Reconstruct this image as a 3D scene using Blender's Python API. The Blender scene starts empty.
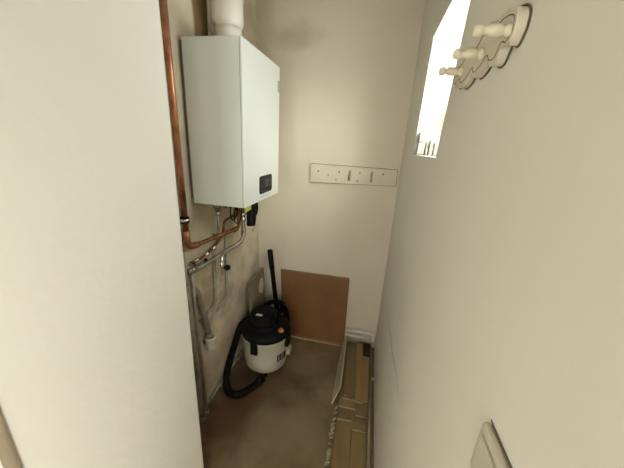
import bpy, bmesh, math, random
from mathutils import Vector, Matrix
random.seed(7)
S = bpy.context.scene
COL = S.collection
PI = math.pi

# ------------------------------------------------------------------ materials
def mat(name, base, rough=.6, metal=0., var=None, vscale=6., bump=0., bscale=40., spec=.5, extra=None, detail=5.):
    m = bpy.data.materials.new(name); m.use_nodes = True
    nt = m.node_tree; N = nt.nodes; L = nt.links
    b = N['Principled BSDF']
    b.inputs['Roughness'].default_value = rough
    b.inputs['Metallic'].default_value = metal
    b.inputs['Specular IOR Level'].default_value = spec
    geo = N.new('ShaderNodeNewGeometry')
    nz = N.new('ShaderNodeTexNoise'); nz.inputs['Scale'].default_value = vscale; nz.inputs['Detail'].default_value = detail
    L.new(geo.outputs['Position'], nz.inputs['Vector'])
    rp = N.new('ShaderNodeValToRGB')
    v = var if var else tuple(c * .93 for c in base)
    rp.color_ramp.elements[0].position = .35; rp.color_ramp.elements[0].color = (*v, 1)
    rp.color_ramp.elements[1].position = .65; rp.color_ramp.elements[1].color = (*base, 1)
    L.new(nz.outputs['Fac'], rp.inputs['Fac'])
    col = rp.outputs['Color']
    if extra: col = extra(N, L, geo.outputs['Position'], col)
    L.new(col, b.inputs['Base Color'])
    if bump:
        n2 = N.new('ShaderNodeTexNoise'); n2.inputs['Scale'].default_value = bscale; n2.inputs['Detail'].default_value = 4
        L.new(geo.outputs['Position'], n2.inputs['Vector'])
        bp = N.new('ShaderNodeBump'); bp.inputs['Strength'].default_value = bump; bp.inputs['Distance'].default_value = .01
        L.new(n2.outputs['Fac'], bp.inputs['Height']); L.new(bp.outputs['Normal'], b.inputs['Normal'])
    return m

def spot(N, L, pos, col, centre, radii, color, strength=1., scale=7., wob=.6, lo=.45, hi=.75):
    """an irregular ellipsoidal stain: colour mixed in around a world point"""
    sub = N.new('ShaderNodeVectorMath'); sub.operation = 'SUBTRACT'; sub.inputs[1].default_value = centre
    L.new(pos, sub.inputs[0])
    dv = N.new('ShaderNodeVectorMath'); dv.operation = 'DIVIDE'; dv.inputs[1].default_value = radii
    L.new(sub.outputs[0], dv.inputs[0])
    ln = N.new('ShaderNodeVectorMath'); ln.operation = 'LENGTH'; L.new(dv.outputs[0], ln.inputs[0])
    nz = N.new('ShaderNodeTexNoise'); nz.inputs['Scale'].default_value = scale; nz.inputs['Detail'].default_value = 5
    L.new(pos, nz.inputs['Vector'])
    ma = N.new('ShaderNodeMath'); ma.operation = 'MULTIPLY_ADD'; ma.inputs[1].default_value = -wob * 2; ma.inputs[2].default_value = 1 + wob
    L.new(nz.outputs['Fac'], ma.inputs[0])
    # mask = (1 + wob - 2 wob n) - len
    sb = N.new('ShaderNodeMath'); sb.operation = 'SUBTRACT'; L.new(ma.outputs[0], sb.inputs[0]); L.new(ln.outputs['Value'], sb.inputs[1])
    mr = N.new('ShaderNodeMapRange'); mr.interpolation_type = 'SMOOTHSTEP'
    mr.inputs['From Min'].default_value = -1 + 2 * lo - .0; mr.inputs['From Max'].default_value = -1 + 2 * hi
    mr.inputs['To Max'].default_value = strength
    L.new(sb.outputs[0], mr.inputs['Value'])
    mx = N.new('ShaderNodeMix'); mx.data_type = 'RGBA'
    L.new(mr.outputs['Result'], mx.inputs['Factor']); L.new(col, mx.inputs['A']); mx.inputs['B'].default_value = (*color, 1)
    return mx.outputs['Result']

def wood_mat(name, a, b, axis_scale=(40, 3, 40), rough=.55):
    def ex(N, L, pos, col):
        mp = N.new('ShaderNodeMapping'); mp.inputs['Scale'].default_value = axis_scale; L.new(pos, mp.inputs['Vector'])
        nz = N.new('ShaderNodeTexNoise'); nz.inputs['Scale'].default_value = 1; nz.inputs['Detail'].default_value = 6; nz.inputs['Distortion'].default_value = .8
        L.new(mp.outputs['Vector'], nz.inputs['Vector'])
        rp = N.new('ShaderNodeValToRGB')
        rp.color_ramp.elements[0].position = .3; rp.color_ramp.elements[0].color = (*b, 1)
        rp.color_ramp.elements[1].position = .7; rp.color_ramp.elements[1].color = (*a, 1)
        L.new(nz.outputs['Fac'], rp.inputs['Fac'])
        return rp.outputs['Color']
    return mat(name, a, rough, extra=ex)

CREAM = (.735, .705, .625)
def right_extra(N, L, pos, col):
    # hairline crack running down the plaster
    for (y0, z0, y1, z1, w, c) in ((1.50, .70, .78, .80, .006, (.30, .27, .20)),):
        sx = N.new('ShaderNodeSeparateXYZ'); L.new(pos, sx.inputs[0])
        nz = N.new('ShaderNodeTexNoise'); nz.inputs['Scale'].default_value = 5; nz.inputs['Detail'].default_value = 3; L.new(pos, nz.inputs['Vector'])
        k = (z1 - z0) / (y1 - y0)
        m1 = N.new('ShaderNodeMath'); m1.operation = 'MULTIPLY_ADD'; m1.inputs[1].default_value = k; m1.inputs[2].default_value = z0 - k * y0 - .06
        L.new(sx.outputs['Y'], m1.inputs[0])
        m2 = N.new('ShaderNodeMath'); m2.operation = 'MULTIPLY_ADD'; m2.inputs[1].default_value = .12; L.new(nz.outputs['Fac'], m2.inputs[0]); L.new(m1.outputs[0], m2.inputs[2])
        m3 = N.new('ShaderNodeMath'); m3.operation = 'SUBTRACT'; L.new(sx.outputs['Z'], m3.inputs[0]); L.new(m2.outputs[0], m3.inputs[1])
        m4 = N.new('ShaderNodeMath'); m4.operation = 'ABSOLUTE'; L.new(m3.outputs[0], m4.inputs[0])
        r1 = N.new('ShaderNodeMapRange'); r1.inputs['From Min'].default_value = 0; r1.inputs['From Max'].default_value = w * 3; r1.inputs['To Min'].default_value = 1; r1.inputs['To Max'].default_value = 0
        L.new(m4.outputs[0], r1.inputs['Value'])
        r2 = N.new('ShaderNodeMapRange'); r2.interpolation_type = 'SMOOTHSTEP'; r2.inputs['From Min'].default_value = y1; r2.inputs['From Max'].default_value = y1 + .25
        L.new(sx.outputs['Y'], r2.inputs['Value'])
        r3 = N.new('ShaderNodeMapRange'); r3.interpolation_type = 'SMOOTHSTEP'; r3.inputs['From Min'].default_value = y0 + .1; r3.inputs['From Max'].default_value = y0 - .1
        L.new(sx.outputs['Y'], r3.inputs['Value'])
        p1 = N.new('ShaderNodeMath'); p1.operation = 'MULTIPLY'; L.new(r1.outputs[0], p1.inputs[0]); L.new(r2.outputs[0], p1.inputs[1])
        p2 = N.new('ShaderNodeMath'); p2.operation = 'MULTIPLY'; L.new(p1.outputs[0], p2.inputs[0]); L.new(r3.outputs[0], p2.inputs[1])
        p3 = N.new('ShaderNodeMath'); p3.operation = 'MULTIPLY'; p3.inputs[1].default_value = .55; L.new(p2.outputs[0], p3.inputs[0])
        mx = N.new('ShaderNodeMix'); mx.data_type = 'RGBA'; L.new(p3.outputs[0], mx.inputs['Factor']); L.new(col, mx.inputs['A']); mx.inputs['B'].default_value = (*c, 1)
        col = mx.outputs['Result']
    return col

def left_extra(N, L, pos, col):
    st = (.36, .29, .17)
    col = spot(N, L, pos, col, (-.877, 1.45, 1.05), (.3, .42, .40), st, .6, 6, .8, .42, .85)
    col = spot(N, L, pos, col, (-.877, 1.33, .76), (.3, .12, .20), (.27, .21, .13), .55, 14, 1.1, .40, .85)
    col = spot(N, L, pos, col, (-.877, 1.52, .66), (.3, .14, .18), (.28, .22, .13), .5, 16, 1.1, .40, .85)
    col = spot(N, L, pos, col, (-.877, 1.60, .20), (.3, .7, .22), (.30, .22, .13), .6, 5, .7, .4, .9)
    # brown damp stain behind the flue
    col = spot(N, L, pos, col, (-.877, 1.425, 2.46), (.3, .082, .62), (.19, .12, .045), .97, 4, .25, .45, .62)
    col = spot(N, L, pos, col, (-.877, 1.78, 2.25), (.3, .16, .40), (.36, .30, .20), .6, 6, .6, .4, .8)
    return col
def back_extra(N, L, pos, col):
    col = spot(N, L, pos, col, (-.62, 2.1, 2.35), (.22, .3, .10), (.44, .38, .24), .6, 6, .7, .4, .9)
    col = spot(N, L, pos, col, (-.85, 2.1, 2.1), (.10, .3, .8), (.45, .40, .28), .5, 5, .6, .4, .9)
    col = spot(N, L, pos, col, (-.5, 2.1, .05), (.9, .3, .10), (.38, .30, .18), .5, 6, .7, .4, .9)
    return col
def reveal_extra(N, L, pos, col):
    col = spot(N, L, pos, col, (.315, 1.55, 1.80), (.030, .08, .075), (.16, .145, .11), .9, 30, .8, .4, .7)
    col = spot(N, L, pos, col, (.225, 1.55, 1.74), (.025, .08, .055), (.22, .20, .16), .8, 30, .8, .4, .7)
    return col
def floor_extra(N, L, pos, col):
    col = spot(N, L, pos, col, (-.70, 1.25, 0), (.22, .40, .5), (.085, .036, .014), .85, 5, .8, .4, .85)
    col = spot(N, L, pos, col, (-.55, 1.50, 0), (.35, .30, .5), (.10, .055, .026), .6, 6, .8, .4, .9)
    col = spot(N, L, pos, col, (-.30, 1.22, 0), (.30, .20, .5), (.30, .235, .15), .7, 5, .8, .4, .9)
    col = spot(N, L, pos, col, (-.35, 1.75, 0), (.16, .14, .5), (.28, .21, .13), .6, 7, .8, .4, .9)
    return col

M = {}
M['wall'] = mat('cream_plaster', CREAM, .8, var=(.71, .68, .60), vscale=2.2, bump=.12, bscale=25, spec=.25)
M['wall_r'] = mat('cream_plaster_right', CREAM, .75, var=(.71, .678, .595), vscale=2.5, bump=.15, bscale=14, spec=.25, extra=right_extra)
M['wall_l'] = mat('stained_plaster', (.73, .645, .50), .85, var=(.52, .445, .325), vscale=5.5, bump=.5, bscale=18, spec=.2, extra=left_extra)
M['wall_b'] = mat('dull_plaster', (.77, .70, .575), .8, var=(.73, .66, .53), vscale=2.5, bump=.15, bscale=18, spec=.25, extra=back_extra)
M['floor'] = mat('brown_concrete', (.30, .228, .140), .75, var=(.20, .145, .085), vscale=4.5, bump=.25, bscale=30, spec=.3, extra=floor_extra)
M['ceil'] = mat('ceiling_paint', (.40, .335, .23), .85, bump=.1)
M['reveal'] = mat('white_limewash', (.52, .53, .48), .85, var=(.36, .36, .32), vscale=26, bump=.5, bscale=28, spec=.2, extra=reveal_extra)
M['trim'] = mat('white_gloss_trim', (.82, .80, .72), .35, vscale=5)
M['white'] = mat('white_enamel', (.71, .74, .68), .28, var=(.70, .73, .67), vscale=3)
M['seam'] = mat('seam_grey', (.20, .20, .17), .6)
M['pvc'] = mat('white_plastic_pipe', (.84, .81, .71), .38, var=(.80, .76, .65), vscale=5)
M['creamp'] = mat('cream_painted_pipe', (.68, .62, .48), .5, vscale=8)
M['shadep'] = mat('shaded_pipe_tan', (.33, .27, .18), .55, var=(.25, .20, .13), vscale=10)  # white pipe colour darkened to carry the shading of the floor run
M['black'] = mat('black_plastic', (.007, .007, .007), .45, spec=.08, var=(.010, .010, .010), vscale=20)
M['rubber'] = mat('black_rubber', (.007, .007, .007), .6, spec=.08, var=(.010, .010, .009), vscale=30)
M['glassb'] = mat('black_display_glass', (.008, .011, .009), .25, var=(.008, .010, .008), spec=.12)
M['glyph'] = mat('grey_print', (.06, .07, .06), .6, spec=.1)
M['copper'] = mat('copper', (.50, .235, .12), .40, .75, var=(.33, .135, .06), vscale=18, extra=lambda N, L, p, c: spot(N, L, p, c, (-.85, 1.12, 2.5), (.3, .3, .45), (.36, .28, .17), .8, 12, .5, .45, .8))
M['coppertarn'] = mat('tarnished_copper', (.30, .125, .055), .42, .7, var=(.14, .06, .03), vscale=25)
M['steel'] = mat('galvanised_pipe', (.46, .43, .36), .38, .75, var=(.30, .27, .21), vscale=22, bump=.05)
M['painted'] = mat('grey_painted_pipe', (.36, .33, .25), .5, .15, var=(.24, .21, .15), vscale=14)
M['brass'] = mat('dull_brass', (.50, .40, .22), .35, .85, var=(.36, .27, .13), vscale=30)
M['chrome'] = mat('chrome', (.75, .75, .72), .18, 1.)
M['tank'] = mat('cream_tank_plastic', (.62, .58, .44), .4, var=(.55, .51, .38), vscale=6)
M['orange'] = mat('orange_plastic', (.62, .22, .05), .4)
M['yellow'] = mat('yellow_tag', (.62, .60, .08), .5)
M['labelw'] = mat('off_white_label', (.60, .58, .50), .5)
M['labelb'] = mat('dark_sticker', (.018, .012, .010), .5)
M['hard'] = mat('brown_hardboard', (.25, .115, .045), .6, var=(.21, .093, .036), vscale=5)
M['hardedge'] = mat('pale_board_edge', (.42, .28, .15), .7)
M['woodA'] = wood_mat('tan_plank', (.31, .215, .105), (.245, .165, .078), (30, 2.5, 30))
M['woodB'] = wood_mat('orange_pine', (.40, .255, .11), (.33, .20, .083), (45, 3, 45))
M['woodC'] = wood_mat('grey_oak_plank', (.26, .185, .098), (.20, .14, .07), (30, 2.5, 30))
M['dark'] = mat('dark_gap_brown', (.060, .036, .020), .65, vscale=8)
M['railedge'] = mat('dark_rail_edge', (.20, .165, .11), .8, var=(.30, .25, .17), vscale=18)
M['rail'] = mat('rail_paint', (.74, .665, .535), .55, var=(.70, .625, .50), vscale=9)
M['cornershade'] = mat('corner_shade_brown', (.24, .19, .115), .7, var=(.18, .14, .085), vscale=7)  # brown that paints in the shade at the partition's near corner
M['edge'] = mat('pale_plank_end', (.40, .31, .185), .7, var=(.32, .24, .14), vscale=40)
M['strip'] = mat('pale_skirting', (.60, .52, .37), .6, var=(.52, .44, .30), vscale=9)
M['paper'] = mat('torn_paper', (.52, .46, .32), .8, var=(.33, .27, .17), vscale=50)
M['rack'] = mat('white_painted_wood', (.66, .60, .475), .5, var=(.62, .56, .44), vscale=10, bump=.1)
M['rackdark'] = mat('dark_rack_line', (.13, .10, .055), .6)
M['peg'] = mat('cream_peg_paint', (.72, .65, .50), .42, var=(.68, .60, .45), vscale=14)
M['screw'] = mat('screw_hole', (.16, .13, .09), .7)
M['mark'] = mat('worn_mark', (.46, .40, .29), .7)
M['tile'] = mat('beige_slab', (.30, .25, .165), .7, var=(.22, .18, .115), vscale=9)
M['tilep'] = mat('pale_plaster_patch', (.74, .68, .55), .8, var=(.62, .56, .43), vscale=30)
M['block'] = mat('pale_grey_block', (.26, .245, .21), .85, var=(.24, .225, .19), vscale=25, bump=.4)
M['switch'] = mat('ivory_switch_plastic', (.60, .565, .46), .35)

# glass for panes: light passes, faint reflection
def glass():
    m = bpy.data.materials.new('window_glass'); m.use_nodes = True
    N = m.node_tree.nodes; L = m.node_tree.links
    N.remove(N['Principled BSDF']); o = N['Material Output']
    t = N.new('ShaderNodeBsdfTransparent'); g = N.new('ShaderNodeBsdfGlossy'); g.inputs['Roughness'].default_value = .02
    mx = N.new('ShaderNodeMixShader'); mx.inputs[0].default_value = .05; L.new(t.outputs[0], mx.inputs[1]); L.new(g.outputs[0], mx.inputs[2])
    L.new(mx.outputs[0], o.inputs[0]); return m
M['glass'] = glass()

# ------------------------------------------------------------------ mesh helpers
def V(*a): return Vector(a)
class MB:
    def __init__(s): s.bm = bmesh.new()
    def box(s, x0, x1, y0, y1, z0, z1, mi=0, bev=0., mtx=None):
        r = bmesh.ops.create_cube(s.bm, size=1)
        vs = r['verts']
        c = V((x0 + x1) / 2, (y0 + y1) / 2, (z0 + z1) / 2)
        for v in vs:
            v.co = V(v.co.x * (x1 - x0), v.co.y * (y1 - y0), v.co.z * (z1 - z0)) + c
            if mtx: v.co = mtx @ v.co
        fs = list({f for v in vs for f in v.link_faces})
        for f in fs: f.material_index = mi
        if bev:
            es = list({e for v in vs for e in v.link_edges})
            bmesh.ops.bevel(s.bm, geom=es, offset=bev, segments=3, profile=.5, affect='EDGES', clamp_overlap=True)
        return s
    def lathe(s, prof, centre=(0, 0, 0), axis=(0, 0, 1), n=28, mi=0, cap=True, mtx=None):
        ax = V(*axis).normalized(); q = V(0, 0, 1).rotation_difference(ax)
        rings = []
        for r, h in prof:
            ring = []
            for i in range(n):
                a = 2 * PI * i / n
                p = q @ V(r * math.cos(a), r * math.sin(a), h) + V(*centre)
                if mtx: p = mtx @ p
                ring.append(s.bm.verts.new(p))
            rings.append(ring)
        for a, b in zip(rings, rings[1:]):
            for i in range(n):
                f = s.bm.faces.new((a[i], a[(i + 1) % n], b[(i + 1) % n], b[i])); f.material_index = mi; f.smooth = True
        if cap:
            f = s.bm.faces.new(rings[0][::-1]); f.material_index = mi
            f = s.bm.faces.new(rings[-1]); f.material_index = mi
        return s
    def tube(s, pts, r, n=14, fil=0., rib=0., pitch=.008, mi=0):
        pts = [V(*p) for p in pts]
        path = []
        if fil:
            path.append(pts[0])
            for a, b, c in zip(pts, pts[1:], pts[2:]):
                d1 = min(fil, (a - b).length * .49); d2 = min(fil, (c - b).length * .49)
                p0 = b + (a - b).normalized() * d1; p2 = b + (c - b).normalized() * d2
                for k in range(9):
                    t = k / 8; path.append(p0 * (1 - t) ** 2 + b * 2 * t * (1 - t) + p2 * t * t)
            path.append(pts[-1])
        else: path = pts
        if rib:
            dense = []
            acc = [0]
            for a, b in zip(path, path[1:]): acc.append(acc[-1] + (b - a).length)
            Ln = acc[-1]; m = int(Ln / (pitch / 4)); j = 0
            for k in range(m + 1):
                d = Ln * k / m
                while j < len(acc) - 2 and acc[j + 1] < d: j += 1
                t = (d - acc[j]) / max(1e-9, acc[j + 1] - acc[j]); dense.append(path[j].lerp(path[j + 1], t))
            path = dense
        rings = []; up = None
        for i, p in enumerate(path):
            t = (path[min(i + 1, len(path) - 1)] - path[max(i - 1, 0)]).normalized()
            if up is None:
                up = t.orthogonal().normalized()
            up = (up - t * up.dot(t)).normalized(); sd = t.cross(up)
            rr = r + (rib * math.sin(i * PI / 2) if rib else 0)
            rings.append([s.bm.verts.new(p + (up * math.cos(2 * PI * k / n) + sd * math.sin(2 * PI * k / n)) * rr) for k in range(n)])
        for a, b in zip(rings, rings[1:]):
            for i in range(n):
                f = s.bm.faces.new((a[i], a[(i + 1) % n], b[(i + 1) % n], b[i])); f.smooth = True; f.material_index = mi
        s.bm.faces.new(rings[0][::-1]); s.bm.faces.new(rings[-1])
        return s
    def prism(s, poly, d, mi=0, bev=0.):
        """poly: list of 3-D points (planar), extruded by vector d"""
        a = [s.bm.verts.new(V(*p)) for p in poly]; b = [s.bm.verts.new(V(*p) + V(*d)) for p in poly]
        n = len(a); fs = [s.bm.faces.new(a[::-1]), s.bm.faces.new(b)]
        for i in range(n): fs.append(s.bm.faces.new((a[i], a[(i + 1) % n], b[(i + 1) % n], b[i])))
        for f in fs: f.material_index = mi
        if bev:
            es = list({e for f in fs[:2] for e in f.edges})
            bmesh.ops.bevel(s.bm, geom=es, offset=bev, segments=2, affect='EDGES', clamp_overlap=True)
        return s
    def build(s, name, mats, parent=None, smooth_angle=None):
        bm = s.bm
        bmesh.ops.recalc_face_normals(bm, faces=bm.faces)
        me = bpy.data.meshes.new(name)
        if not isinstance(mats, (list, tuple)): mats = [mats]
        root = parent
        while root and root.parent: root = root.parent
        if root:
            off = root.location
            for v in bm.verts: v.co -= off
            loc = None
        else:
            mn = [min(v.co[i] for v in bm.verts) for i in range(3)]; mx = [max(v.co[i] for v in bm.verts) for i in range(3)]
            loc = V((mn[0] + mx[0]) / 2, (mn[1] + mx[1]) / 2, mn[2])
            for v in bm.verts: v.co -= loc
        bm.to_mesh(me); bm.free()
        for m in mats: me.materials.append(m)
        o = bpy.data.objects.new(name, me); COL.objects.link(o)
        if root: o.parent = parent
        else: o.location = loc
        return o
def tag(o, label=None, cat=None, group=None, kind=None):
    if label: o['label'] = label
    if cat: o['category'] = cat
    if group: o['group'] = group
    if kind: o['kind'] = kind
    return o
def thing(name, loc, label, cat, group=None):
    o = bpy.data.objects.new(name, None); COL.objects.link(o); o.location = loc
    o.empty_display_size = .05
    return tag(o, label, cat, group)
def st(o): o['kind'] = 'structure'; return o

# ------------------------------------------------------------------ setting
XL, XP, XR, YB, ZC = -.877, -.60, .195, 2.10, 2.70
YN, YE, YR, XH = .24, .785, -1.9, -1.5
st(MB().box(XH - .2, XR + .2, YR - .2, YB + .2, -.12, 0).build('floor', M['floor']))
st(MB().box(XH - .2, XR + .2, YR - .2, YB + .2, ZC, ZC + .1).build('ceiling', M['ceil']))
st(MB().box(XL - .25, XL, YE, YB + .2, 0, ZC).build('wall_left', M['wall_l']))
st(MB().box(XL, XR, YB, YB + .2, 0, ZC).build('wall_back', M['wall_b']))
# nib wall in front of the alcove: rounded vertical arris at its near corner
poly = []
R_ = .016
poly.append((XH, YN, 0))
for k in range(9):
    a = -PI / 2 + (PI / 2) * k / 8
    poly.append((XP - .004 - R_ + R_ * math.cos(a), YN + .004 + R_ + R_ * math.sin(a), 0))
for k in range(5):
    a = (PI / 2) * k / 4
    poly.append((XP - .012 + .012 * math.cos(a), YE - .012 + .012 * math.sin(a), 0))
poly.append((XH, YE, 0))
w = MB().prism(poly, (0, 0, ZC)).build('wall_partition', M['wall']); st(w)
for p in w.data.polygons: p.use_smooth = False
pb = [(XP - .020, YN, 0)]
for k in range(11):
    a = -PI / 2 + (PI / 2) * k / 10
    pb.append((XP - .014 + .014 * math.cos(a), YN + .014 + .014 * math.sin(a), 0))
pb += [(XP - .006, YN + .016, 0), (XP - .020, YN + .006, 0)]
st(MB().prism(pb, (0, 0, ZC)).build('corner_shade_band', M['cornershade']))  # added strip, its brown paints the dark shade band at the corner
st(MB().box(-.72, XP - .018, YN - .008, YN + .001, 0, 2.12, bev=.002).build('trim_1', M['trim']))

def holed_wall(name, frame, hole, thick_vec, mats, jamb_mi=1):
    """frame/hole: four points each; a slab with one opening, jambs included"""
    s = MB(); T = V(*thick_vec)
    o1 = [s.bm.verts.new(V(*p)) for p in frame]; i1 = [s.bm.verts.new(V(*p)) for p in hole]
    o2 = [s.bm.verts.new(V(*p) + T) for p in frame]; i2 = [s.bm.verts.new(V(*p) + T) for p in hole]
    for k in range(4):
        j = (k + 1) % 4
        s.bm.faces.new((o1[k], o1[j], i1[j], i1[k])); s.bm.faces.new((o2[k], o2[j], i2[j], i2[k]))
        s.bm.faces.new((o1[k], o1[j], o2[j], o2[k]))
        f = s.bm.faces.new((i1[k], i1[j], i2[j], i2[k])); f.material_index = jamb_mi
    return st(s.build(name, mats))
WT = .20
hole = [(XR, .995, 1.647), (XR, 1.560, 1.643), (XR, 1.506, 2.147), (XR, .905, 2.147)]
holed_wall('wall_right', [(XR, 0, 0), (XR, YB + .2, 0), (XR, YB + .2, ZC), (XR, 0, ZC)], hole, (WT, 0, 0), [M['wall_r'], M['reveal']])
RX0, RX1, RB, RT = -.75, .10, .75, 1.90
holed_wall('wall_rear', [(XH, YR, 0), (XR, YR, 0), (XR, YR, ZC), (XH, YR, ZC)], [(RX0, YR, RB), (RX1, YR, RB), (RX1, YR, RT), (RX0, YR, RT)], (0, -.2, 0), [M['wall'], M['trim']])
st(MB().box(XH - .2, XH, YR, YE, 0, ZC).build('wall_hall_left', M['wall']))
H0, H1, HB, HT = -1.60, -.62, .30, 2.10
holed_wall('wall_hall_right', [(XR, YR, 0), (XR, 0, 0), (XR, 0, ZC), (XR, YR, ZC)], [(XR, H0, HB), (XR, H1, HB), (XR, H1, HT), (XR, H0, HT)], (WT, 0, 0), [M['wall_r'], M['trim']])

# windows
f = MB()
xw = XR + WT - .035
f.box(xw, xw + .03, .915, 1.57, 1.643, 1.672); f.box(xw, xw + .03, .90, 1.53, 2.122, 2.150)
f.box(xw, xw + .03, .90, .935, 1.66, 2.13); f.box(xw, xw + .03, 1.525, 1.56, 1.66, 2.13)
w1 = st(f.build('window_1', M['trim']))
MB().box(xw + .012, xw + .016, .935, 1.525, 1.672, 2.122).build('pane', M['glass'], w1)
f = MB(); xq = XR + .10; HM = (H0 + H1) / 2
f.box(xq, xq + .05, H0, H1, HB, HB + .06); f.box(xq, xq + .05, H0, H1, HT - .06, HT)
f.box(xq, xq + .05, H0, H0 + .06, HB + .06, HT - .06); f.box(xq, xq + .05, H1 - .06, H1, HB + .06, HT - .06); f.box(xq, xq + .05, HM - .03, HM + .03, HB + .06, HT - .06)
w2 = st(f.build('added_window_right', M['trim']))  # unseen window, added behind the camera to light the partition
MB().box(xq + .02, xq + .025, H0 + .06, HM - .03, HB + .06, HT - .06).build('pane', M['glass'], w2)
MB().box(xq + .02, xq + .025, HM + .03, H1 - .06, HB + .06, HT - .06).build('pane', M['glass'], w2)

f = MB(); yq = YR - .12
f.box(RX0, RX1, yq, yq + .05, RB, RB + .05); f.box(RX0, RX1, yq, yq + .05, RT - .05, RT)
f.box(RX0, RX0 + .05, yq, yq + .05, RB + .05, RT - .05); f.box(RX1 - .05, RX1, yq, yq + .05, RB + .05, RT - .05)
w3 = st(f.build('added_window_rear', M['trim']))  # unseen window, added in the rear wall to brighten the back wall
MB().box(RX0 + .05, RX1 - .05, yq + .02, yq + .025, RB + .05, RT - .05).build('pane', M['glass'], w3)

# pale blocks standing at the far end of the window sill
for i, (x0, x1, h, lab) in enumerate((
        (.205, .238, .105, 'tall rounded pale grey block at the left end of the bright window sill'),
        (.243, .254, .060, 'narrow low pale block in the middle of the window sill row'),
        (.259, .277, .072, 'squarish pale grey block third along the window sill'),
        (.281, .312, .062, 'wide low pale block at the right end of the window sill row'))):
    z0 = 1.645
    b = MB().box(x0, x1, 1.515, 1.545, z0, z0 + h * .55, bev=.004)
    b.box(x0 + .001, x1 - (.010 if i == 0 else .004), 1.517, 1.543, z0 + h * .57, z0 + h, bev=.005)
    tag(b.build('masonry_block', M['block']), lab, 'block', 'pale blocks on the window sill')

# ------------------------------------------------------------------ boiler
bx0, bx1, by0, by1, bz0, bz1 = -.857, -.581, 1.227, 1.719, 1.354, 2.072
B = thing('boiler', (-.877, 1.473, bz0), 'white wall-hung combi boiler with small black display on its front', 'boiler')
MB().box(bx0, bx1 - .0115, by0, by1, bz0, bz1, bev=.002).build('casing', M['white'], B)
MB().box(bx1 - .0125, bx1 - .0095, by0 + .0015, by1 - .003, bz0 + .003, bz1 - .003).build('seam_gasket', M['seam'], B)
fp = MB().box(bx1 - .010, bx1, by0, by1, bz0, bz1, bev=.003)
fp.build('front_panel', M['white'], B)
MB().box(XL, bx0, by0 + .012, by1 - .012, bz0 + .02, bz1 - .01).build('wall_bracket', M['seam'], B)
# display: rounded black rectangle
def rrect_x(x, y0, y1, z0, z1, r, n=6):
    pts = []
    for cy, cz, a0 in ((y1 - r, z1 - r, 0), (y0 + r, z1 - r, 90), (y0 + r, z0 + r, 180), (y1 - r, z0 + r, 270)):
        for k in range(n + 1):
            a = math.radians(a0 + 90 * k / n); pts.append((x, cy + r * math.cos(a), cz + r * math.sin(a)))
    return pts
cp = MB().prism(rrect_x(bx1 - .002, 1.408, 1.592, 1.392, 1.488, .016), (.006, 0, 0), bev=.002).build('control_panel', M['glassb'], B)
sx = bx1 + .0042
MB().box(sx - .001, sx + .0004, 1.475, 1.535, 1.423, 1.468).build('screen', M['glyph'], cp)
for yy, zz in ((1.436, 1.470), (1.436, 1.440), (1.436, 1.410), (1.566, 1.466), (1.566, 1.440), (1.552, 1.410), (1.486, 1.408), (1.518, 1.408)):
    MB().lathe([(.0065, 0), (.0065, .0008)], (sx - .0004, yy, zz), (1, 0, 0), 12).build('button', M['glyph'], cp)
MB().box(bx1 - .001, bx1 + .0006, 1.425, 1.575, 1.3735, 1.3765).build('badge_line', mat('faint_grey_print', (.55, .56, .51), .5), B)
MB().box(bx1 - .010, bx1 + .002, by1 - .034, by1 - .026 + .020, 1.940, 2.000, bev=.002).build('clip', mat('grey_clip', (.36, .36, .31), .5), B)
# connection stubs beneath
def stub(x, y, r, h, m, nm='connector'):
    MB().lathe([(r, 0), (r, -h * .45), (r * 1.45, -h * .45), (r * 1.45, -h * .8), (r * .95, -h * .8), (r * .95, -h)], (x, y, bz0 + .001), (0, 0, 1), 6 if False else 20).build(nm, m, B)
stub(-.835, 1.410, .017, .075, M['steel']); stub(-.77, 1.385, .013, .050, M['brass']); stub(-.75, 1.455, .012, .065, M['coppertarn'])

# flue
F = thing('flue_pipe', (-.765, 1.47, bz1), 'thick white plastic flue pipe rising from the top of the boiler', 'flue')
MB().lathe([(.066, 0), (.066, .012), (.061, .014), (.061, .085), (.064, .110)], (-.763, 1.47, bz1), n=40).build('lower_pipe', M['pvc'], F)
MB().lathe([(.066, .108), (.073, .125), (.075, .130), (.075, .235), (.071, .238), (.071, ZC - bz1)], (-.765, 1.47, bz1), n=40).build('sleeve', M['pvc'], F)
MB().lathe([(.078, .224), (.078, .242)], (-.765, 1.47, bz1), n=40).build('collar', M['pvc'], F)
t = thing('condensate_tube', (-.853, 1.49, bz1), 'thin cream tube against the stained wall just left of the flue', 'pipe')
MB().tube([(-.8655, 1.477, bz1 + .002), (-.8655, 1.477, ZC)], .011, 14).build('tube', M['creamp'], t)
MB().lathe([(.014, 0), (.0145, .04), (.0135, .075), (.0112, .095)], (-.8625, 1.477, bz1 + .002), n=20).build('socket', M['creamp'], t)

# ------------------------------------------------------------------ pipes
def coupling(p, axis, r, l, m, parent, nm='coupling'):
    a = V(*axis).normalized(); c = V(*p) - a * l / 2
    return MB().lathe([(r, 0), (r * 1.18, .002), (r * 1.18, l * .3), (r, l * .34), (r, l * .66), (r * 1.18, l * .7), (r * 1.18, l - .002), (r, l)], c, a, 20).build(nm, m, parent)
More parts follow.
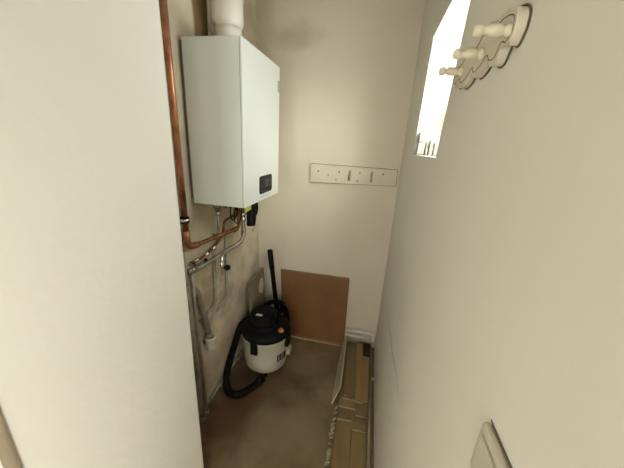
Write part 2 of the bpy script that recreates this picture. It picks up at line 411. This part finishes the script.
# copper: down from the ceiling, elbow, then slanting up to the boiler
cr = .0135
C0 = thing('copper_pipe', (-.850, 1.125, 1.15), 'thick orange copper pipe dropping beside the doorway and turning under the boiler', 'pipe')
MB().tube([(-.850, 1.118, ZC), (-.850, 1.138, 1.200)], cr + .001, 18).build('riser', M['copper'], C0)
MB().tube([(-.850, 1.137, 1.235), (-.850, 1.140, 1.150), (-.838, 1.200, 1.142)], cr + .0035, 18, fil=.045).build('elbow', M['copper'], C0)
MB().tube([(-.842, 1.185, 1.143), (-.765, 1.528, 1.150), (-.765, 1.530, bz0 + .001)], .011, 16, fil=.03).build('run', M['coppertarn'], C0)
coupling((-.765, 1.530, 1.215), (0, 0, 1), .0135, .04, M['coppertarn'], C0)
coupling((-.773, 1.490, 1.149), (.077, .343, .007), .0135, .03, M['coppertarn'], C0)
k = MB().lathe([(cr + .004, -.015), (cr + .007, -.014), (cr + .007, .014), (cr + .004, .015)], (-.850, 1.135, 1.290), n=20)
k.box(-.879, -.862, 1.126, 1.142, 1.281, 1.299)
pc = k.build('pipe_clamp', M['rubber'], C0)
MB().lathe([(cr + .0065, -.007), (cr + .009, -.006), (cr + .009, .006), (cr + .0065, .007)], (-.850, 1.135, 1.290), n=20).build('clamp_band', M['chrome'], pc)

# silver main running below the copper
sr = .0125
P1 = thing('steel_pipe', (-.85, 1.13, 1.0), 'silver pipe curving from the doorway edge up to the boiler below the copper one', 'pipe')
MB().tube([(-.850, 1.113, 1.021), (-.850, 1.215, 1.000), (-.800, 1.46, 1.028), (-.750, 1.556, 1.060), (-.750, 1.556, 1.225)], sr, 16, fil=.05).build('tube', M['steel'], P1)
MB().tube([(-.750, 1.556, 1.22), (-.750, 1.556, bz0 + .001)], .0105, 16).build('copper_tail', M['copper'], P1)
coupling((-.750, 1.556, 1.215), (0, 0, 1), .0145, .05, M['chrome'], P1)
coupling((-.750, 1.556, 1.115), (0, 0, 1), .0145, .04, M['steel'], P1)
coupling((-.850, 1.146, 1.0145), (0, 1, -.2), .0155, .05, M['steel'], P1)
# two grey drops next to the doorway
P2 = thing('grey_pipe', (-.85, 1.09, 0.03), 'left of two grey pipes dropping to the floor at the doorway edge', 'pipe')
MB().tube([(-.850, 1.090, 1.145), (-.850, 1.105, .75), (-.850, 1.135, .03)], .0145, 16).build('tube', M['painted'], P2)
coupling((-.850, 1.096, .96), (0, .04, -1), .0165, .05, M['painted'], P2)
MB().lathe([(.0145, 0), (.02, .004), (.02, .028), (.0145, .032)], (-.850, 1.135, .0), n=20).build('floor_collar', M['painted'], P2)
P3 = thing('grey_pipe', (-.85, 1.17, 0.03), 'right of two grey pipes dropping to the floor, just below the silver bend', 'pipe')
MB().tube([(-.850, 1.150, 1.000), (-.850, 1.155, .72), (-.850, 1.178, .03)], .0115, 16).build('tube', M['painted'], P3)
MB().lathe([(.0115, 0), (.016, .003), (.016, .028), (.0115, .032)], (-.850, 1.178, .0), n=20).build('floor_collar', M['painted'], P3)
# thinner branch with beads of solder between copper and silver
P4 = thing('branch_pipe', (-.85, 1.2, 1.05), 'thin grey branch pipe with fittings between the copper and silver pipes', 'pipe')
MB().tube([(-.850, 1.165, 1.055), (-.846, 1.250, 1.048), (-.845, 1.42, 1.082), (-.832, 1.452, 1.12), (-.828, 1.455, 1.205), (-.757, 1.455, 1.245), (-.750, 1.455, 1.292)], .0075, 12, fil=.03).build('tube', M['coppertarn'], P4)
for yy, zz, xx in ((1.195, 1.053, -.849), (1.285, 1.054, -.845), (1.350, 1.068, -.8405)):
    coupling((xx, yy, zz), (0, 1, .12), .0095, .026, M['chrome'], P4)
P5 = thing('branch_pipe', (-.85, 1.2, 1.03), 'short grey pipe with a tap body just above the silver pipe bend', 'pipe')
MB().tube([(-.862, 1.205, 1.022), (-.862, 1.30, 1.032), (-.862, 1.44, 1.075), (-.877, 1.46, 1.08)], .0065, 12, fil=.02).build('tube', M['steel'], P5)
MB().lathe([(.009, -.02), (.0125, -.017), (.0125, .017), (.009, .02)], (-.862, 1.275, 1.029), (0, 1, .1), 16).build('tap_body', M['brass'], P5)
MB().box(-.852, -.838, 1.268, 1.283, 1.012, 1.032, bev=.002).build('tap_lever', M['rubber'], P5)
# feed dropping from the first connector
P6 = thing('feed_pipe', (-.835, 1.410, 1.1), 'short silver pipe with compression nuts hanging from the boiler underside', 'pipe')
MB().tube([(-.835, 1.410, 1.282), (-.835, 1.410, 1.150), (-.848, 1.411, 1.128), (-.878, 1.412, 1.124)], .0085, 14, fil=.03).build('tube', M['steel'], P6)
MB().lathe([(.010, 0), (.016, .002), (.016, .022), (.010, .025)], (-.835, 1.410, 1.250), n=6).build('nut', M['chrome'], P6)
MB().lathe([(.0085, 0), (.0125, .002), (.0125, .014), (.0085, .016)], (-.835, 1.410, 1.220), n=16).build('ring', M['steel'], P6)
# two slim wall pipes with dog-legs
P7 = thing('wall_pipe', (-.864, 1.3, .65), 'left slim grey wall pipe bending back toward the drain cup', 'pipe')
MB().tube([(-.866, 1.402, 1.055), (-.866, 1.378, .685), (-.866, 1.210, .660)], .0085, 12, fil=.035).build('tube', M['painted'], P7)
MB().lathe([(.0085, 0), (.012, .002), (.012, .022), (.0085, .024)], (-.866, 1.390, .87), (0, -.065, -1), 14).build('coupling', M['painted'], P7)
P8 = thing('wall_pipe', (-.864, 1.5, .65), 'right slim grey wall pipe descending below the black tap knob', 'pipe')
MB().tube([(-.868, 1.545, 1.10), (-.868, 1.520, .655), (-.866, 1.392, .618)], .0085, 12, fil=.035).build('tube', M['painted'], P8)
MB().lathe([(.0085, 0), (.012, .002), (.012, .022), (.0085, .024)], (-.866, 1.540, .99), (0, -.05, -1), 14).build('coupling', M['painted'], P8)
# drain tap
T1 = thing('drain_tap', (-.82, 1.44, .93), 'small chrome drain tap with a black knob under the silver pipe', 'tap')
MB().lathe([(.011, 0), (.013, .003), (.013, .042), (.009, .046), (.009, .089)], (-.815, 1.39, .925), n=18).build('body', M['chrome'], T1)
MB().lathe([(.007, 0), (.007, .018), (.017, .02), (.019, .026), (.017, .040), (.008, .043)], (-.811, 1.400, .925), (.35, .9, -.25), 18).build('knob', M['rubber'], T1)
MB().lathe([(.008, 0), (.008, -.022), (.006, -.026), (.006, -.040)], (-.815, 1.39, .926), n=14).build('spout', M['brass'], T1)
# waste pipe and cup
D = thing('drain_cup', (-.84, 1.25, .45), 'white plastic drain cup at the end of the slanting grey waste pipe', 'cup')
MB().lathe([(.026, 0), (.030, .003), (.030, .070), (.034, .072), (.034, .084), (.028, .084), (.026, .05)], (-.842, 1.262, .445), n=28).build('cup', M['pvc'], D)
MB().box(-.879, -.865, 1.240, 1.262, .480, .500).build('bracket', M['painted'], D)
P9 = thing('waste_pipe', (-.85, 1.2, .55), 'thick grey waste pipe slanting down into the white drain cup', 'pipe')
MB().tube([(-.879, 1.192, .885), (-.852, 1.194, .86), (-.850, 1.200, .80), (-.842, 1.262, .515)], .0165, 18, fil=.05).build('tube', M['painted'], P9)
MB().lathe([(.0165, 0), (.021, .002), (.021, .030), (.0165, .032)], (-.8425, 1.2585, .53), (-.01, -.067, .285), 20).build('rim', M['painted'], P9)
# pipe along the skirting of the left wall
P10 = thing('skirting_pipe', (-.85, 1.5, .04), 'rusty pipe with couplings running low along the left wall behind the hose', 'pipe')
MB().tube([(-.8645, 1.200, .046), (-.8645, 2.075, .046)], .0095, 14).build('tube', M['painted'], P10)
for yy, m in ((1.215, 'steel'), (1.30, 'painted'), (1.47, 'chrome'), (1.43, 'painted')):
    coupling((-.8645, yy, .046), (0, 1, 0), .0105, .034, M[m], P10)
for yy in (1.36, 1.62): MB().box(-.877, -.843, yy, yy + .012, .032, .060).build('saddle', M['painted'], P10)
# pipes behind the boards at the right
P11 = thing('heating_pipe', (.06, 2.07, .15), 'upper white pipe crossing the back wall, turning the corner above the planks', 'pipe')
MB().tube([(-.13, 2.080, .150), (.165, 2.080, .150), (.165, 2.075, .080)], .012, 16, fil=.022).build('tube', M['pvc'], P11)
MB().tube([(.165, 2.0765, .105), (.165, 2.070, .020), (.165, -.4, .020)], .0095, 16, fil=.022).build('floor_run', M['shadep'], P11)  # same pipe carried on, its shading put into a darker colour
coupling((.165, 2.0755, .100), (0, -.08, -1), .0135, .03, M['creamp'], P11)
MB().box(.165, .196, 1.72, 1.735, .012, .024).build('pipe_bracket', M['creamp'], P11)
P12 = thing('heating_pipe', (.0, 2.07, .1), 'lower white pipe along the back wall ending behind the planks', 'pipe')
MB().tube([(-.10, 2.080, .100), (.09, 2.080, .100), (.10, 2.102, .100)], .0105, 16, fil=.01).build('tube', M['pvc'], P12)

# black valve hanging under the right end of the boiler
G = thing('gas_valve', (-.70, 1.6, 1.12), 'black rubber-sleeved valve with yellow tag under the right end of the boiler', 'valve')
MB().lathe([(.020, 0), (.018, -.05), (.024, -.058), (.026, -.10), (.024, -.16), (.018, -.20)], (-.705, 1.590, bz0 + .001), n=18).build('sleeve', M['rubber'], G)
MB().box(-.722, -.690, 1.535, 1.585, 1.160, 1.265, bev=.010).build('body', M['rubber'], G)
MB().tube([(-.70, 1.605, 1.205), (-.69, 1.628, 1.25), (-.70, 1.632, 1.32), (-.705, 1.615, bz0 + .003)], .012, 12, fil=.03).build('hose', M['rubber'], G)
MB().box(-.712, -.700, 1.490, 1.572, 1.262, 1.300, bev=.003).build('tag', M['yellow'], G)
k = MB(); c = V(-.70, 1.592, 1.134)
k.tube([c + V(.0, .014 * math.cos(a), .018 * math.sin(a)) for a in [2 * PI * i / 20 for i in range(21)]], .0035, 8)
k.build('pull_ring', M['chrome'], G)
# small loops of wire under the boiler
Wt = thing('cable_loom', (-.74, 1.45, 1.2), 'looped dark wires dangling beneath the middle of the boiler', 'cable')
MB().tube([(-.72, 1.355, bz0 + .006), (-.72, 1.335, 1.275), (-.72, 1.37, 1.235), (-.72, 1.42, 1.27), (-.72, 1.415, bz0 + .001)], .004, 8, fil=.03).build('wire', M['rubber'], Wt)
MB().tube([(-.70, 1.385, bz0 + .001), (-.70, 1.360, 1.30), (-.70, 1.33, 1.25), (-.70, 1.39, 1.215), (-.70, 1.43, 1.25), (-.70, 1.435, bz0 + .001)], .0035, 8, fil=.03).build('wire', M['rubber'], Wt)

# ------------------------------------------------------------------ coat boards
y1 = YB - .024
H = thing('coat_rail', (-.13, YB, 1.45), 'white wooden coat rail with hooks and holes on the back wall', 'coat rail')
MB().prism([(-.451, y1, 1.527), (.172, y1, 1.524), (.176, y1, 1.412), (-.444, y1, 1.392)], (0, .018, 0), bev=.002).build('board', M['rail'], H)
MB().prism([(-.454, y1 + .018, 1.530), (.177, y1 + .018, 1.527), (.181, y1 + .018, 1.407), (-.447, y1 + .018, 1.387)], (0, .0062, 0)).build('backing', M['railedge'], H)  # darker backing, slightly larger than the board, showing as a thin outline
def disc(nm, x, z, r, m, d=.002):
    MB().lathe([(r, 0), (r, d), (r * .6, d + .0006)], (x, y1 + .0005, z), (0, -1, 0), 12).build(nm, m, H)
for x, z, r in ((-.39, 1.478, .006), (-.315, 1.455, .005), (-.235, 1.482, .006), (-.255, 1.425, .005), (-.085, 1.486, .005), (-.098, 1.428, .006), (.078, 1.488, .006)):
    disc('screw_hole', x, z, r, M['screw'], .001)
for x in (-.157, .0):
    h = MB().box(x - .008, x + .008, y1 - .004, y1 + .001, 1.428, 1.500, bev=.002)
    h.tube([(x, y1 - .002, 1.490), (x, y1 - .014, 1.470), (x, y1 - .020, 1.440), (x, y1 - .008, 1.428)], .004, 8, fil=.01)
    h.build('hook', M['mark'], H)

# scalloped peg rack on the right wall
xf = XR - .018
K = thing('peg_rack', (XR, .68, 1.80), 'cream scalloped wooden peg rack with three turned pegs beside the window', 'peg rack')
top = [(.862, 1.842), (.845, 1.868), (.80, 1.872), (.768, 1.890), (.735, 1.872), (.70, 1.880), (.66, 1.899), (.62, 1.880), (.600, 1.884), (.568, 1.884), (.540, 1.876)]
bot = [(.526, 1.864), (.525, 1.844), (.540, 1.827), (.560, 1.834), (.580, 1.812), (.605, 1.815), (.625, 1.832), (.655, 1.818), (.69, 1.814), (.71, 1.831), (.745, 1.815), (.785, 1.812), (.805, 1.828), (.84, 1.822)]
def smooth(pts, n=6):
    out = []; m = len(pts)
    for i in range(m):
        p0, p1, p2, p3 = [V(*pts[(i + k) % m], 0) for k in (-1, 0, 1, 2)]
        for k in range(n):
            t = k / n
            q = .5 * ((2 * p1) + (p2 - p0) * t + (2 * p0 - 5 * p1 + 4 * p2 - p3) * t * t + (3 * p1 - p0 - 3 * p2 + p3) * t ** 3)
            out.append((q.x, q.y))
    return out
outl = smooth(top + bot)
MB().prism([(xf, a, b) for a, b in outl], (.019, 0, 0), bev=.0025).build('board', M['rack'], K)
# dark line drawn in for the shadow gap along the outline
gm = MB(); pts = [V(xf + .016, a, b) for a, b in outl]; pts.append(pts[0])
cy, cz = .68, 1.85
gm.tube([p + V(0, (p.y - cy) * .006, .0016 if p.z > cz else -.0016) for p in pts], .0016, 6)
gm.build('gap_shade', M['rackdark'], K)
gm = MB(); gm.tube([V(xf + .0005, cy + (a - cy) * .955, cz + (b - cz) * .72) for a, b in outl] + [V(xf + .0005, cy + (outl[0][0] - cy) * .955, cz + (outl[0][1] - cz) * .72)], .0013, 6)
gm.build('carved_line', M['rackdark'], K)
for yy in (.541, .655, .786):
    MB().lathe([(.0095, -.002), (.0095, .005), (.0065, .0075), (.0065, .010), (.0088, .0125), (.0088, .029), (.0058, .032), (.0058, .036), (.0080, .039), (.0088, .043), (.0080, .0475), (.0045, .0505)], (xf, yy, 1.847), (-1, 0, 0), 20).build('peg', M['peg'], K)

# light switch
SW = thing('light_switch', (XR, .26, 1.275), 'ivory light switch low on the near right wall', 'switch')
MB().box(XR - .012, XR, .241, .326, 1.245, 1.330, bev=.006).build('plate', M['switch'], SW)
MB().box(XR - .016, XR - .010, .253, .314, 1.257, 1.318, bev=.003).build('rocker', M['switch'], SW)
MB().box(XR - .0008, XR - .0002, .240, .327, 1.329, 1.3315).build('edge_shade', M['seam'], SW)  # thin dark strip painting in the shade along the plate's top edge

# ------------------------------------------------------------------ vacuum cleaner
vx, vy = -.643, 1.678
VC = thing('vacuum_cleaner', (vx, vy, 0), 'drum vacuum cleaner with cream tank and black motor head', 'vacuum cleaner')
MB().lathe([(.118, .035), (.140, .040), (.154, .056), (.164, .12), (.170, .20), (.176, .305), (.181, .309), (.181, .319), (.166, .321)], (vx, vy, 0), n=48).build('tank', M['tank'], VC)
for a in (20, 110, 200, 290):
    r = math.radians(a); px, py = vx + .125 * math.cos(r), vy + .125 * math.sin(r)
    c = MB().lathe([(.012, .030), (.018, .034), (.018, .055), (.010, .058)], (px, py, 0), n=14)
    c.lathe([(.015, -.009), (.0175, -.006), (.0175, .006), (.015, .009)], (px, py, .0178), (math.sin(r), -math.cos(r), 0), 16)
    c.build('caster', M['black'], VC)
hd = MB().lathe([(.166, .319), (.182, .322), (.184, .338), (.176, .354), (.156, .366), (.126, .373), (.06, .375)], (vx, vy, 0), n=48).build('lid', M['black'], VC)
hx, hy = vx - .020, vy + .0
mh = MB().lathe([(.120, .368), (.121, .376), (.110, .392), (.100, .402), (.097, .454), (.092, .470), (.074, .477), (.03, .478)], (hx, hy, 0), n=40).build('motor_housing', M['black'], VC)
rg = MB(); rg.lathe([(.1115, .388), (.120, .392), (.120, .400), (.101, .404)], (hx, hy, 0), n=40); rg.build('vent_ring', M['rubber'], mh)
MB().box(hx - .035, hx + .012, hy - .070, hy - .045, .4745, .4785, bev=.001, mtx=None).build('label', M['labelw'], mh)
MB().tube([(hx + .108, hy - .055, .38), (hx + .098, hy - .05, .490), (hx + .085, hy + .05, .490), (hx + .098, hy + .06, .38)], .010, 12, fil=.03).build('handle', M['rubber'], VC)
MB().lathe([(.022, 0), (.022, .008), (.016, .016), (.014, .022), (.004, .024)], (vx + .128, vy - .046, .364), (.55, -.35, .9), 20).build('switch_knob', M['orange'], VC)
for a, w in ((266, .026), (-8, .036), (135, .026)):
    r = math.radians(a)
    mt = Matrix.Translation((vx, vy, 0)) @ Matrix.Rotation(r, 4, 'Z')
    MB().box(.168, .194, -w, w * .6, .245, .345, bev=.005, mtx=mt).build('latch', M['black'], VC)
# label patch wrapped on the tank with worn print
def patch(a0, a1, z0, z1, rad, nm, m, parent, n=10):
    k = MB(); rows = []
    for z in (z0, z1):
        rr = rad(z); rows.append([k.bm.verts.new((vx + rr * math.cos(math.radians(a0 + (a1 - a0) * i / n)), vy + rr * math.sin(math.radians(a0 + (a1 - a0) * i / n)), z)) for i in range(n + 1)])
    for i in range(n): k.bm.faces.new((rows[0][i], rows[0][i + 1], rows[1][i + 1], rows[1][i]))
    return k.build(nm, m, parent)
rad = lambda z: (.164 + (z - .12) * .075) + .0022
lb = patch(-42, -12, .140, .205, rad, 'sticker', M['labelb'], VC)
rad2 = lambda z: rad(z) + .0006
for a0, a1, z0, z1 in ((-39, -37.4, .152, .194), (-39, -33, .189, .194), (-39, -34, .170, .175), (-39, -33, .152, .157), (-29, -27.4, .152, .194), (-29, -22, .189, .194), (-23.5, -22, .152, .194), (-29, -22, .152, .157)):
    patch(a0, a1, z0, z1, rad2, 'print', M['labelw'], lb, 3)
MB().box(.162, .194, -.020, .034, .145, .200, bev=.004, mtx=Matrix.Translation((vx, vy, 0)) @ Matrix.Rotation(math.radians(0), 4, 'Z')).build('outlet_cap', M['tank'], VC)
def spline(pts, n=14):
    pts = [V(*p) for p in pts]; P_ = [pts[0]] + pts + [pts[-1]]; out = []
    for i in range(1, len(P_) - 2):
        p0, p1, p2, p3 = P_[i - 1:i + 3]
        for k in range(n):
            t = k / n
            out.append(.5 * ((2 * p1) + (p2 - p0) * t + (2 * p0 - 5 * p1 + 4 * p2 - p3) * t * t + (3 * p1 - p0 - 3 * p2 + p3) * t ** 3))
    out.append(pts[-1]); return out
hs = MB().tube(spline([(-.785, 1.745, .35), (-.848, 1.69, .315), (-.850, 1.58, .225), (-.845, 1.47, .135), (-.826, 1.385, .065), (-.775, 1.335, .028), (-.70, 1.345, .028), (-.640, 1.425, .028), (-.605, 1.500, .030)]),   .0235, 14, rib=.0022, pitch=.010)
ho = hs.build('hose', M['rubber'], VC)
MB().lathe([(.0245, 0), (.029, .003), (.029, .05), (.025, .053)], (-.625, 1.457, .0295), (.28, .60, .01), 20).build('hose_cuff', M['black'], ho)
WD = thing('vacuum_wand', (-.67, 2.0, .1), 'black vacuum wand standing in the corner behind the vacuum, with coiled hose', 'vacuum wand')
MB().lathe([(.019, 0), (.019, .34), (.0215, .345), (.0215, .50), (.018, .505)], (-.668, 1.985, .32), (-.085, .060, .48), 20).build('tube', M['black'], WD)
MB().tube(spline([(-.672, 1.988, .34), (-.655, 1.975, .26), (-.60, 1.96, .34), (-.575, 1.955, .31), (-.558, 1.955, .22), (-.59, 1.955, .10), (-.67, 1.955, .035), (-.76, 1.955, .028), (-.80, 1.94, .10), (-.79, 1.93, .25), (-.74, 1.93, .36), (-.66, 1.945, .40), (-.60, 1.955, .37)]), .020, 14, rib=.002, pitch=.010).build('hose', M['rubber'], WD)

# ------------------------------------------------------------------ corner panels
def leaned(poly_xz, y_bot, y_top, thick):
    zt = max(z for _, z in poly_xz)
    return [(x, y_bot + (y_top - y_bot) * z / zt, z) for x, z in poly_xz]
PB = thing('hardboard_panel', (-.37, 2.05, 0), 'brown hardboard sheet leaning against the back wall beside the vacuum', 'board')
MB().prism(leaned([(-.630, .020), (-.068, .018), (-.080, .632), (-.668, .628)], 2.048, 2.080, .01), (0, .008, 0)).build('sheet', M['hard'], PB)
MB().prism([(-.668, 2.079, .6285), (-.080, 2.079, .6325), (-.080, 2.079, .637), (-.668, 2.079, .633)], (0, .011, 0)).build('top_edge', M['hardedge'], PB)
tag(MB().box(-.632, -.10, 2.030, 2.068, 0, .0185, bev=.002).build('wooden_batten', M['hardedge']), 'thin pale batten on the floor under the brown hardboard sheet', 'batten')
# beige slab standing along the left wall in the corner
SL = thing('beige_slab', (-.84, 1.95, 0), 'beige slab leaning on the left wall in the corner behind the vacuum', 'slab')
MB().prism([(-.800, 1.800, .0), (-.800, 2.085, .0), (-.822, 2.085, .620), (-.822, 1.800, .618)], (-.022, 0, 0), bev=.003).build('panel', M['tile'], SL)
k = MB(); pts = []
for i in range(16):
    a = 2 * PI * i / 16; rr = 1 + random.uniform(-.2, .2)
    pts.append((-.8185 + (-.022 / .62) * .075 * rr * math.sin(a), 2.012 + .060 * rr * math.cos(a), .485 + .075 * rr * math.sin(a)))
k.prism(pts, (.002, 0, 0)); k.build('plaster_patch', M['tilep'], SL)

# ------------------------------------------------------------------ planks
PL = 'spare planks stacked by the right wall'
def plank(x0, x1, ya, yb, z, th, m, label, rz=0., hole=None):
    cx, cy = (x0 + x1) / 2, (ya + yb) / 2
    o = thing('floorboard', (cx, cy, z), label, 'plank', PL)
    mt = Matrix.Translation((cx, cy, 0)) @ Matrix.Rotation(rz, 4, 'Z') @ Matrix.Translation((-cx, -cy, 0))
    MB().box(x0, x1, ya, yb, z, z + th, bev=.0012, mtx=mt).build('board', M[m], o)
    MB().box(x0 + .001, x1 - .001, ya - .0012, ya + .001, z + .001, z + th + .0006, mtx=mt).build('cut_end', M['edge'], o)
    if hole:
        MB().lathe([(.011, 0), (.011, .0006)], (hole[0], hole[1], z + th), n=16).build('knot_hole', M['screw'], o)
    return o
th = .011
z = 0.001
plank(-.040, .058, .70, 2.03, z, th, 'woodC', 'bottom left plank of the stack, reaching nearest the doorway')
plank(.060, .150, .72, 1.93, z, th, 'woodC', 'bottom right plank of the stack beside the wall pipe')
z += th + .0005
plank(-.038, .058, .62, 2.02, z, th, 'woodA', 'long tan plank on the left, under the shorter staggered ones')
plank(.060, .150, .60, 1.93, z, th, 'woodA', 'long tan plank on the right, under the shorter staggered ones')
z += th + .0005
plank(-.034, .056, 1.335, 2.02, z, th, 'woodC', 'left staggered plank whose pale end lies in front of the pine batten')
plank(.058, .143, 1.285, 1.92, z, th, 'woodC', 'right staggered plank whose pale end comes closest to the doorway')
z += th + .0005
plank(-.032, .072, 1.415, 2.02, z, th, 'woodA', 'left upper plank ending just in front of the pine batten')
plank(.075, .149, 1.374, 1.92, z, th, 'woodC', 'right upper plank ending beside the wall pipe')
z += th + .0005
plank(-.032, .074, 1.470, 2.03, z, th, 'woodC', 'top left plank with a dark knot hole at its far end', rz=.03, hole=(.036, 1.985))
plank(.092, .149, 1.480, 1.90, z, th, 'woodB', 'short orange tan offcut on the right of the stack next to the pipe')
z += th + .0005
plank(.056, .104, 1.450, 2.03, z, .016, 'woodB', 'narrow orange pine batten lying on top of the stack', rz=.045)
plank(-.022, .000, 1.485, 2.00, z, .008, 'woodA', 'slim tan strip lying along the left of the stack top', rz=.04)
tag(MB().box(.064, .153, 1.936, 2.064, 0, .060, bev=.001).build('gap_dark_block', M['dark']), 'dark brown block added to darken the gap in the back corner beyond the planks', 'gap filler')  # added block, dark colour stands in for the shaded gap behind the planks
# pale strip on edge against the stack
LS = thing('skirting_strip', (-.08, 1.7, 0), 'pale skirting strip standing on edge along the left of the plank stack', 'skirting strip')
MB().prism([(-.092, 1.450, .001), (-.084, 2.04, .001), (-.054, 2.04, .110), (-.045, 1.52, .090)], (.009, 0, .002)).build('strip', M['strip'], LS)
for i in range(5):
    yy = 1.53 + i * .085
    MB().prism([(-.0725, yy, .045), (-.072, yy + .045, .045), (-.064, yy + .045, .072), (-.0645, yy, .072)], (-.0025, 0, .0008)).build('slot', M['mark'], LS)
# ragged torn packaging along the stack's near left edge
tp = MB(); y = .68
while y < 1.40:
    L_ = random.uniform(.006, .022); zt = random.uniform(.012, .048); zb = random.uniform(.002, .016); o = random.uniform(0, .012)
    if random.random() < .72:
        a = V(-.062 - o, y, zb); b = V(-.060 - o, y + L_, zb + random.uniform(-.002, .01)); c = V(-.0425, y + L_ * .8, zt); d = V(-.0445 - o * .4, y + L_ * .1, zt * random.uniform(.6, 1))
        tp.prism([a, b, c, d], (.0015, 0, 0))
    y += L_ * random.uniform(.9, 1.5)
tag(tp.build('torn_packaging', M['paper']), 'ragged pale torn packaging along the left edge of the plank stack', 'packaging', kind='stuff')

# ------------------------------------------------------------------ light
W = bpy.data.worlds.new('overcast'); S.world = W; W.use_nodes = True
bg = W.node_tree.nodes['Background']; bg.inputs['Color'].default_value = (.97, 1.0, .98, 1); bg.inputs['Strength'].default_value = 6.0
def portal(name, loc, rot, sx_, sy_):
    l = bpy.data.lights.new(name, 'AREA'); l.shape = 'RECTANGLE'; l.size = sx_; l.size_y = sy_
    l.cycles.is_portal = True
    o = bpy.data.objects.new(name, l); COL.objects.link(o); o.location = loc; o.rotation_euler = rot
portal('window_daylight', (XR + WT + .01, 1.24, 1.895), (0, PI / 2, 0), .52, .68)
portal('added_hall_daylight', (XR + WT + .01, HM, (HB + HT) / 2), (0, PI / 2, 0), HT - HB + .02, H1 - H0 + .02)  # portal of the added right-hand hall window



sl = bpy.data.lights.new('hazy_sun', 'SUN'); sl.energy = 5.0; sl.angle = math.radians(50); sl.color = (1, .97, .88)
so = bpy.data.objects.new('hazy_sun', sl); COL.objects.link(so); so.location = (3, -2, 4)
so.rotation_euler = V(-.62, .62, -.34).to_track_quat('-Z', 'Y').to_euler()
portal('added_rear_daylight', ((RX0 + RX1) / 2, YR - .21, (RB + RT) / 2), (-PI / 2, 0, 0), RX1 - RX0 + .02, RT - RB + .02)  # portal of the added rear window

# ------------------------------------------------------------------ camera
cam = bpy.data.cameras.new('camera'); co = bpy.data.objects.new('camera', cam); COL.objects.link(co)
cam.sensor_width = 36; cam.lens = 278.381 / 624 * 36; cam.clip_start = .02
r = V(.9760051, .21113615, .05325004); d = V(.11488501, -.29156897, -.9496257); fw = V(-.18497426, .93295716, -.30882919)
mw = Matrix((( r.x, -d.x, -fw.x, 0), (r.y, -d.y, -fw.y, 0), (r.z, -d.z, -fw.z, 1.67), (0, 0, 0, 1)))
co.matrix_world = mw
S.camera = co
vs = S.view_settings; vs.view_transform = 'Standard'; vs.look = 'None'; vs.gamma = 1; vs.use_curve_mapping = False; vs.exposure = .86
